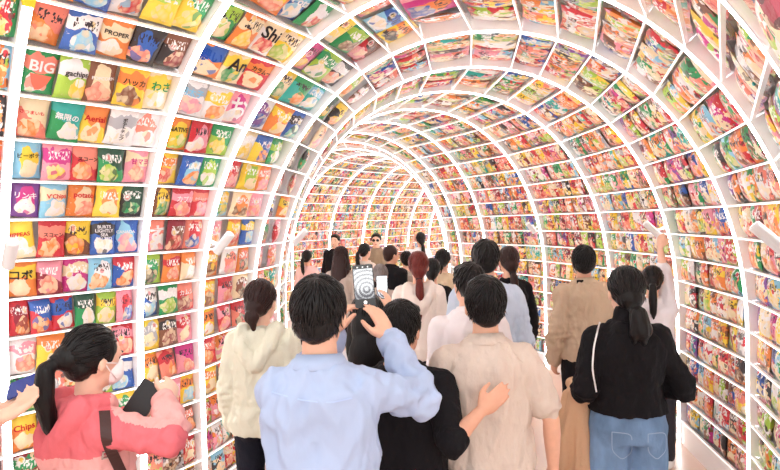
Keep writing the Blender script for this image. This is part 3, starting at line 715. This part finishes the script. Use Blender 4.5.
# ------------------------------------------------------------------ snack bags
PAL=dict(r=(208,36,48),p=(244,150,170),o=(240,128,50),y=(250,210,50),g=(30,150,80),l=(160,205,60),b=(30,80,175),c=(130,200,232),t=(40,175,165),v=(120,60,150),m=(205,40,130),k=(34,30,34),n=(120,66,44),w=(240,238,240),e=(244,222,180),s=(242,130,110),d=(24,70,50),G=(170,172,180),x=(140,28,44))
NAME=dict(r='red',p='pink',o='orange',y='yellow',g='green',l='lime green',b='blue',c='light blue',t='teal',v='purple',m='magenta',k='black',n='brown',w='white',e='cream',s='salmon',d='dark green',G='silver',x='dark red')
FOOD='oyeosenr'
def lin(c,j=0):
    c=[x+(255-x)*.13 for x in c]  # mixed towards white: haze of clear film glare put into the bag colours
    return [max(0,min(1,v)) for v in srgb(*[max(0,min(255,x+j)) for x in c])[:3]]
def bag_material():
    m=bpy.data.materials.new('printed_film'); m.use_nodes=True; nt=m.node_tree; b=nt.nodes['Principled BSDF']; N=nt.nodes.new; L=nt.links.new
    def val(x):
        return x
    def mth(op,a,b_=None,c=None,clamp=False):
        n=N('ShaderNodeMath'); n.operation=op; n.use_clamp=clamp
        for i,q in enumerate((a,b_,c)):
            if q is None: continue
            if isinstance(q,(int,float)): n.inputs[i].default_value=q
            else: L(q,n.inputs[i])
        return n.outputs[0]
    def mix(f,a,b_):
        n=N('ShaderNodeMix'); n.data_type='RGBA'; L(f,n.inputs[0]) if not isinstance(f,(int,float)) else setattr(n.inputs[0],'default_value',f)
        for i,q in ((6,a),(7,b_)):
            if isinstance(q,tuple): n.inputs[i].default_value=q
            else: L(q,n.inputs[i])
        return n.outputs[2]
    def att(nm): n=N('ShaderNodeAttribute'); n.attribute_name=nm; return n
    A_=att('ca').outputs['Color'];B_=att('cb').outputs['Color'];C_=att('cc').outputs['Color']
    sx=N('ShaderNodeSeparateXYZ'); L(att('sd').outputs['Vector'],sx.inputs[0]); seed,style,plain=sx.outputs
    uv=N('ShaderNodeUVMap'); uv.uv_map='UVMap'; suv=N('ShaderNodeSeparateXYZ'); L(uv.outputs[0],suv.inputs[0]); u,v=suv.outputs[0],suv.outputs[1]
    cmb=N('ShaderNodeCombineXYZ'); L(u,cmb.inputs[0]); L(v,cmb.inputs[1]); L(mth('MULTIPLY',seed,50),cmb.inputs[2])
    def nz(scale,detail=2):
        n=N('ShaderNodeTexNoise'); n.inputs['Scale'].default_value=scale; n.inputs['Detail'].default_value=detail; L(cmb.outputs[0],n.inputs['Vector']); return n
    n1=nz(2.2); s1=N('ShaderNodeSeparateXYZ'); L(n1.outputs['Color'],s1.inputs[0])
    du=mth('MULTIPLY_ADD',s1.outputs[0],.5,-.25); dv=mth('MULTIPLY_ADD',s1.outputs[1],.5,-.25)
    uu=mth('ADD',u,du); vv=mth('ADD',v,dv)
    gt=lambda a,b_:mth('GREATER_THAN',a,b_); lt=lambda a,b_:mth('LESS_THAN',a,b_)
    mul=lambda a,b_:mth('MULTIPLY',a,b_)
    # style regions
    sA=lt(style,.3); sB=mul(gt(style,.3),lt(style,.62)); sC=gt(style,.62)
    wave=gt(mth('ADD',mth('MULTIPLY',uu,.45),vv),.74)
    el=mth('SQRT',mth('ADD',mth('POWER',mth('MULTIPLY',mth('SUBTRACT',uu,.5),2.4),2),mth('POWER',mth('MULTIPLY',mth('SUBTRACT',vv,.48),2.0),2)))
    ellm=lt(el,.8)
    bnd=mul(gt(vv,.55),lt(vv,.85))
    msk=mth('ADD',mth('ADD',mul(sA,wave),mul(sB,ellm)),mul(sC,bnd),clamp=True)
    col=mix(msk,A_,B_)
    # food picture low on the bag
    vo=N('ShaderNodeTexVoronoi'); vo.inputs['Scale'].default_value=5.5; L(cmb.outputs[0],vo.inputs['Vector'])
    fx=mth('ADD',.5,mth('MULTIPLY_ADD',seed,.3,-.15)); 
    fe=mth('SQRT',mth('ADD',mth('POWER',mth('MULTIPLY',mth('SUBTRACT',uu,fx),2.1),2),mth('POWER',mth('MULTIPLY',mth('SUBTRACT',vv,.27),3.0),2)))
    fm=lt(fe,.75)
    fcol=mix(mth('MULTIPLY_ADD',vo.outputs['Distance'],1.5,-.1,clamp=True),mix(.55,C_,(1,.85,.6,1)),C_)
    sepc=N('ShaderNodeSeparateXYZ'); L(vo.outputs['Color'],sepc.inputs[0]); fcol=mix(mul(gt(sepc.outputs[0],.7),.6),fcol,(.9,.75,.5,1)); fcol=mix(mul(lt(sepc.outputs[0],.15),.8),fcol,B_)
    col=mix(fm,col,fcol)
    n4=nz(4.2,1); sp4=N('ShaderNodeSeparateXYZ'); L(n4.outputs['Color'],sp4.inputs[0]); busy=gt(plain,.75)
    col=mix(mul(gt(sp4.outputs[0],.61),busy),col,B_); col=mix(mul(gt(sp4.outputs[1],.63),busy),col,C_); col=mix(mul(mul(gt(sp4.outputs[2],.65),busy),.9),col,(.93,.90,.86,1)); col=mix(mul(mul(lt(sp4.outputs[2],.33),busy),.75),col,(.05,.035,.03,1))
    # round badge and two-tone edge
    bx_=mth('MULTIPLY_ADD',mth('FRACT',mth('MULTIPLY',seed,13.7)),.6,.2); by_=mth('MULTIPLY_ADD',mth('FRACT',mth('MULTIPLY',seed,29.3)),.35,.5)
    bd=mth('SQRT',mth('ADD',mth('POWER',mth('SUBTRACT',u,bx_),2),mth('POWER',mth('MULTIPLY',mth('SUBTRACT',v,by_),1.2),2)))
    bm_=mul(lt(bd,.13),gt(mth('FRACT',mth('MULTIPLY',seed,5.1)),.35)); bm2=mul(lt(bd,.085),bm_)
    col=mix(mul(bm_,plain),col,(.9,.88,.84,1)); col=mix(mul(bm2,plain),col,mix(gt(style,.5),(.75,.06,.08,1),(.9,.65,.1,1)))
    # blots that read as print (never letters)
    n2=N('ShaderNodeTexNoise'); n2.inputs['Scale'].default_value=1; n2.inputs['Detail'].default_value=1
    mp=N('ShaderNodeMapping'); mp.inputs['Scale'].default_value=(17,9,1); L(cmb.outputs[0],mp.inputs[0]); L(mp.outputs[0],n2.inputs['Vector'])
    row=mul(gt(v,.58),lt(v,.8)); row=mul(row,mul(gt(u,.14),lt(u,.86)))
    bl=mul(mul(row,gt(n2.outputs['Fac'],.53)),gt(plain,.3))
    tcol=mix(gt(mth('FRACT',mth('MULTIPLY',seed,7.3)),.42),(.04,.03,.04,1),(.95,.94,.92,1))
    col=mix(bl,col,tcol)
    n3=N('ShaderNodeTexNoise'); n3.inputs['Scale'].default_value=1; mp3=N('ShaderNodeMapping'); mp3.inputs['Scale'].default_value=(11,16,1); L(cmb.outputs[0],mp3.inputs[0]); L(mp3.outputs[0],n3.inputs['Vector'])
    col=mix(mul(gt(n3.outputs['Fac'],.70),.55),col,B_)
    seal=mth('ADD',gt(v,.955),lt(v,.045),clamp=True)
    col=mix(mul(seal,.5),col,A_)
    L(col,b.inputs['Base Color']); b.inputs['Roughness'].default_value=.33; b.inputs['Specular IOR Level'].default_value=.45
    nb_=nz(9,4); bp=N('ShaderNodeBump'); bp.inputs['Strength'].default_value=.35; bp.inputs['Distance'].default_value=.01; L(nb_.outputs['Fac'],bp.inputs['Height']); L(bp.outputs[0],b.inputs['Normal'])
    return m
BAGM=bag_material()
def bag_h(u,v,Tk):
    a=max(0,1-abs(u)**2.6)**.62; b=max(0,1-min(1,abs(v)/.93)**3.2)**.7
    return Tk*a*b
def bag_grid(w,h,Tk,nu,nv,seed):
    """front and back points; returns verts, faces, uvs (per vertex)"""
    V=[];Fc=[];UV=[]
    for side in (1,-1):
        b0=len(V)
        for j in range(nv+1):
            v=-1+2*j/nv
            for i in range(nu+1):
                u=-1+2*i/nu
                pinch=1-.085*(1-abs(v)**2.5)
                x=u*w/2*pinch; y=v*h/2
                z=bag_h(u,v,Tk)
                if nu>6:
                    z+=.0035*noise.noise(Vector((u*2.6+seed,v*2.2,side*3)))*(1-abs(u)**4)*(1 if abs(v)<.93 else .0)
                    z+=.004*(abs(v)>.55)*(abs(v)-.55)*2*noise.noise(Vector((u*9+seed,v*1.5,side)))*(abs(v)<.93)
                    x+=.004*noise.noise(Vector((v*3,seed,u*.5))); y+=.003*noise.noise(Vector((u*3,seed+9,v)))
                V.append((x,y,side*z)); UV.append(((u+1)/2,(v+1)/2))
        for j in range(nv):
            for i in range(nu):
                a=b0+j*(nu+1)+i; q=(a,a+1,a+nu+2,a+nu+1)
                Fc.append(q if side==1 else q[::-1])
    return V,Fc,UV
def set_attrs(me,uvs,ca,cb,cc,sd):
    """uvs per vertex, colours per vertex"""
    n=len(me.vertices); li=np.empty(len(me.loops),np.int32); me.loops.foreach_get('vertex_index',li)
    uvl=me.uv_layers.new(name='UVMap'); uvl.data.foreach_set('uv',np.asarray(uvs,np.float32)[li].ravel())
    for nm,d in (('ca',ca),('cb',cb),('cc',cc)):
        a=me.attributes.new(nm,'FLOAT_VECTOR','POINT'); a.data.foreach_set('vector',np.asarray(d,np.float32).ravel())
    a=me.attributes.new('sd','FLOAT_VECTOR','POINT'); a.data.foreach_set('vector',np.asarray(sd,np.float32).ravel())
_tx={}
def text_mesh(body):
    if body in _tx: return _tx[body]
    cu=bpy.data.curves.new('t','FONT'); cu.body=body; cu.size=1; cu.align_x='CENTER'; cu.offset=.022; cu.space_line=.9; cu.resolution_u=3
    o=bpy.data.objects.new('t',cu); COL.objects.link(o); dg=bpy.context.evaluated_depsgraph_get(); dg.update()
    me=o.evaluated_get(dg).to_mesh(); V=[tuple(v.co) for v in me.vertices]; P_=[tuple(p.vertices) for p in me.polygons]; o.evaluated_get(dg).to_mesh_clear()
    bpy.data.objects.remove(o); bpy.data.curves.remove(cu)
    xs=[v[0] for v in V]; ys=[v[1] for v in V]; x0,x1,y0,y1=min(xs),max(xs),min(ys),max(ys)
    V=[((v[0]-x0)/(x1-x0)-.5,(v[1]-y0)/(y1-y0)-.5) for v in V]
    _tx[body]=(V,P_,(x1-x0)/(y1-y0)); return _tx[body]
LT=lambda c: mat('ink_'+NAME[c].replace(' ','_'),srgb(*PAL[c]),.45)
# designs: bay -> row -> list of bags left to right; code = colours[:text[:ink[:slant]]]
DES={
(1,14):['oy','bwc','wcr','yl','yg'],
(1,13):['oso','bwc','oew:PROPER:k','kbs','knx'],
(1,12):['gsw:BIG:w','lwy:gachips:k','nes:POPCORN:w','yon:ハッカ:k','eyw:わさ:g'],
(1,11):['seo:さつまいも:r','gtw:無限の:w','yoe:Aerial:r','wGw:ポテト\nチップス:k','ws'],
(1,10):['cye:ビーポテ:k','pmy','rso:スコーン:k','gdl','pes:甘マヨ:m'],
(1,9):['vmw:リンキ:w','cew:V\'Chips:r','oes:potato:r','yoe','kdg'],
(1,8):['eyw:HIPPEAS:r','rso:スコーン:k','nyo','bkw:BURTS\nLIGHTLY\nSEA\nSALTED:w','bcp:CANADA:w'],
(1,7):['oye:コボ:k','xps','mew','cwo','bro'],
(1,6):['rxo','rbo','rbw','gdw','lye','prb'],
(1,5):['wps','yoe','kxr','eyo','rps'],
(1,4):['gkl:ONION:w','sGp','eoy','lgw','bwc:FITTi:w'],
(1,3):['oye:Chips:r','yor','sro','rew','yge'],
(2,15):['oer','oys','bcw:Pota:w','gwr:An:w'],
(2,14):['gle','oey','wer:Shi:k','yel'],
(2,13):['obe:濃い:b','eyg:An:k','roe:カラムー:k'],
(2,12):['wGp:明太子:c','wyo','pmw:お:w'],
(2,11):['oyl:NATIVE:k','rpw','lgy'],
(2,10):['yor','bco','glw'],
(2,9):['nyg','rps:カプリ:w','rsp:からムーチョ:w'],
(2,8):['psw:す:w','xnr','srb'],
(2,7):['lgk','ors','eow'],
(2,6):['bwc','gwl','rsx:カムシ:w'],
(2,5):['yGe','nkx','pre'],
(2,4):['yoe','sro','pms'],
(2,3):['oye','rps','yoc'],
(2,2):['lyo','eob','nso'],
(3,17):['pwo','mob','wos'],(3,16):['psy','cbw','yok'],(3,15):['eyw','gln','rnp'],(3,14):['pmy','lgw','kws'],
(3,13):['yeg','tgo','tcw'],(3,12):['wvb','oye','bkt'],(3,11):['ewy','ybo','glw'],(3,10):['srp','yle','osp'],(3,9):['cyg','eon','pps'],
(3,8):['wpo','oyr','byc'],(3,7):['oyn','wsp','osk'],(3,6):['oyn','prs','enk'],(3,5):['yow','rps','srk'],(3,4):['rso','ope','pre'],(3,3):['yoe','ser','ryk'],
(4,14):['elo','nwp'],(4,13):['gdy','kyo'],(4,12):['nys','eop'],(4,11):['dnw','gko'],(4,10):['rsw','esp'],(4,9):['pbk','oye'],(4,8):['sgk','rps'],(4,7):['rps','pso'],
}
LABEL_TXT={'ビーポテ','ポテト\nチップス'}
def latin(t): return all(ord(c)<128 for c in t)
bags=[]  # dict records
def rand_code(rr,k,s,r):
    u=rr.random()
    base='r'*14+'s'*10+'o'*12+'y'*12+'p'*8+'e'*7+'l'*6+'g'*7+'b'*6+'c'*6+'w'*7+'n'*5+'k'*6+'v'*2+'m'*2+'t'*3+'x'*3+'G'*2
    a=rr.choice(base); b_=rr.choice('wweeyyosrpcgbklmt'+base); 
    while b_==a: b_=rr.choice(base)
    c=rr.choice(FOOD+'wl'); return a+b_+c
eyeP=Vector((0,0,CZ))
for k in range(0,NR):
    for s in (-1,1):
        if k==0 and s==1: continue
        for r in range(18):
            rr=random.Random(k*1000+r*10+(s+1)+5)
            La,Lb=LV[r],LV[r+1]; hcell=La-Lb
            Lm=(La+Lb)/2; bo=(.052 if s==-1 else .064) if r<15 else .072
            a=rp(k,s*Lm,.0,HW); b_=rp(k+1,s*Lm,.0,-HW); length=(b_-a).length
            code=DES.get((k,r)) if s==-1 else None
            n=len(code) if code else max(2,int(round(length/.128)))
            for i in range(n):
                t=(i+.5)/n
                if s==1: t=1-t
                Tk=.026*rr.uniform(.8,1.2)
                p0=rp(k,s*(La-TH-.001),bo,HW).lerp(rp(k+1,s*(La-TH-.001),bo,-HW),t); p1=rp(k,s*(Lb+TH),bo,HW).lerp(rp(k+1,s*(Lb+TH),bo,-HW),t)
                wb=min(.27 if (code and r>=11) else .19,length/n*(1.07 if code else 1.14))*rr.uniform(.96,1.04); hb=min((p1-p0).length*.99,.34)*rr.uniform(.95,1.0)
                if wb/hb>1.15: wb=hb*1.15
                if k==1 and s==1 and t<.5: continue
                xax=(b_-a).normalized()*(-s); up=(p1-p0).normalized(); nrm=xax.cross(up).normalized()
                lean=rr.uniform(.03,.11) if r<13 else rr.uniform(-.05,.08)
                M3=Matrix((xax,up,nrm)).transposed()
                M3=M3@Matrix.Rotation(-lean,3,'X')@Matrix.Rotation(rr.gauss(0,.045),3,'Z')@Matrix.Rotation(rr.gauss(0,.12),3,'Y')
                ctr=p0+ (M3@Vector((0,hb/2,0)))+nrm*(.004+.012*((i%2)))
                if r>=13: ctr=p0.lerp(p1,.5)+nrm*(-.01+.012*(i%2))
                cd=code[i] if code else rand_code(rr,k,s,r)
                bags.append(dict(k=k,s=s,r=r,i=i,n=n,M=Matrix.Translation(ctr)@M3.to_4x4(),w=wb,h=hb,T=Tk,code=cd,spec=bool(code),seed=rr.random(),style=rr.random(),nrm=(M3@Vector((0,0,1)))))
print('bags',len(bags))
bpy.context.view_layer.update(); dg=bpy.context.evaluated_depsgraph_get()
cand=[]
for b in bags:
    c=b['M'].translation; q=project(c)
    b['score']=0
    if not q or not(-25<q[0]<805 and -25<q[1]<495): continue
    d=eyeP-c; cs=max(.0,b['nrm'].dot(d.normalized())); b['area']=b['w']*b['h']*F*F*cs/q[2]**2
    if b['area']>25: cand.append(b)
cand.sort(key=lambda b:-b['area'])
for b in cand[:1100]:
    vis=0
    for u,v in ((0,0),(-.35,-.35),(.35,-.35),(-.35,.35),(.35,.35),(0,-.4),(0,.4)):
        p=b['M']@Vector((u*b['w'],v*b['h'],b['T']+.004)); q=project(p)
        if not q or not(0<=q[0]<=780 and 0<=q[1]<=470): continue
        d=p-eyeP; ok,*_=sc.ray_cast(dg,eyeP,d.normalized(),distance=d.length-.01)
        if not ok: vis+=1
    b['score']=b['area']*vis/7
cand.sort(key=lambda b:-b['score'])
ind=[b for b in cand[:300] if b['score']>0]
indset=set(id(b) for b in ind)
WN={'w':'white'}
for b in ind:
    cd=b['code'].split(':'); cols=cd[0]; V,Fc,UV=bag_grid(b['w'],b['h'],b['T'],14,14,b['seed']*40)
    me=bpy.data.meshes.new('snack_bag'); me.from_pydata(V,[],Fc); n=len(V); jj=R.uniform(-10,10)
    ca,cb,cc=[lin(PAL[c],jj) for c in (cols+cols[0]+cols[1])[:3]]
    set_attrs(me,UV,[ca]*n,[cb]*n,[cc]*n,[(b['seed'],b['style'],0. if len(cd)>1 else (.6 if b['spec'] else 1.))]*n)
    me.materials.append(BAGM); me.shade_smooth()
    o=link('snack_bag',me); o.matrix_world=b['M']
    side='left' if b['s']==-1 else 'right'
    look=f"{NAME[cols[0]]} and {NAME[cols[1]]}"
    if len(cd)>1 and latin(cd[1]) : look=f"{NAME[cols[0]]} {NAME[cd[2]]}-lettered"
    elif len(cd)>1: look=f"{NAME[cols[0]]} {NAME[cd[2]]}-lettered Japanese"
    tag(o,f"{look} snack bag, {ORD[b['i']+1]} along {ORD[b['r']+1]} shelf up, {side} half, {ORD[b['k']+1]} bay",'snack bag',group=f"snack bags on the {side} half of the {ORD[b['k']+1]} bay")
    if len(cd)>1:
        Vt,Pt,asp=text_mesh(cd[1]); ink=cd[2]; lines=cd[1].count('\n')+1
        if cd[1]=='ポテト\nチップス':
            Vt,Pt,asp=text_mesh('ポ\nテ\nト\nチ\nッ\nプ')
        tw=.68*b['w']; thh=min(tw/asp,.36*b['h']*(1.5 if lines>1 else 1)); tw=min(tw,thh*asp*1.35)
        yc=.14*b['h']
        if cd[1]=='ポテト\nチップス': thh=.62*b['h']; tw=thh*asp*1.1; yc=0
        if len(cd[1])==1: thh=tw=.6*b['h']; yc=0
        VV=[]
        for x,y in Vt:
            X=x*tw; Y=yc+y*thh; VV.append((X,Y,bag_h(X/(b['w']/2),Y/(b['h']/2),b['T'])+.0045))
        m2=bpy.data.meshes.new('lettering'); m2.from_pydata(VV,[],Pt); m2.materials.append(LT(ink)); link('lettering',m2,o)
        if cd[1]=='BIG':
            bm=bmesh.new(); pts=[(-.3,.0),(.32,-.02),(.22,-.2),(.06,-.34),(-.06,-.36),(-.2,-.22)]
            vs=[bm.verts.new((x*b['w'],y*b['h']-.03*b['h'],bag_h(x*2,y*2,b['T'])+.005)) for x,y in pts]; bm.faces.new(vs[::-1]); bm_obj('picture',bm,mat('salmon_print',srgb(240,120,100),.45),o)
# the rest of the bags in one mesh
rest=[b for b in bags if id(b) not in indset]
Vs=[];Fs=[];UVs=[];CA=[];CB=[];CC=[];SD=[]
base=0
for b in rest:
    q=project(b['M'].translation); near_=q and -100<q[0]<880 and q[2]<6
    V,Fc,UV=bag_grid(b['w'],b['h'],b['T'],6,6,0)
    M=np.array(b['M']); v=np.array(V)@M[:3,:3].T+M[:3,3]
    Vs.append(v); Fs+= [tuple(x+base for x in f) for f in Fc]; UVs+=UV; base+=len(V)
    cols=b['code'].split(':')[0]; jj=R.uniform(-10,10); cs=[lin(PAL[c],jj) for c in (cols+cols[0]+cols[1])[:3]]; n=len(V)
    CA+=[cs[0]]*n; CB+=[cs[1]]*n; CC+=[cs[2]]*n; SD+=[(b['seed'],b['style'],1.)]*n
me=bpy.data.meshes.new('snack_bags_far'); me.from_pydata(np.concatenate(Vs).tolist(),[],Fs); set_attrs(me,UVs,CA,CB,CC,SD); me.materials.append(BAGM); me.shade_smooth()
o=link('snack_bags',me); tag(o,'mass of multicoloured snack bags filling the further and smaller-looking shelves','snack bags',kind='stuff')
print('individual bags',len(ind),'rest',len(rest),time.time()-T0)

# ------------------------------------------------------------------ light
w=bpy.data.worlds.new('hall'); sc.world=w; w.use_nodes=True; bg=w.node_tree.nodes['Background']; bg.inputs[0].default_value=(1,.97,.95,1); bg.inputs[1].default_value=1.6
def area(name,loc,tgt,size,power,col=(1,1,1)):
    l=bpy.data.lights.new(name,'AREA'); l.size=size; l.energy=power; l.color=col; l.shape='SQUARE'
    o=bpy.data.objects.new(name,l); COL.objects.link(o); o.location=loc; o.rotation_euler=(Vector(tgt)-Vector(loc)).to_track_quat('-Z','Y').to_euler()
area('hall_light',(.6,-2.2,3.2),(0,3,1.4),2.0,34,(1,.98,.96))
sc.view_settings.view_transform='Standard'; sc.view_settings.look='None'; sc.view_settings.gamma=1; sc.view_settings.use_curve_mapping=False
sc.view_settings.exposure=0.13
sc.cycles.use_denoising=True
sc.cycles.transparent_max_bounces=16; sc.cycles.max_bounces=8; sc.cycles.diffuse_bounces=5; sc.cycles.caustics_reflective=False; sc.cycles.caustics_refractive=False
print('done',time.time()-T0)
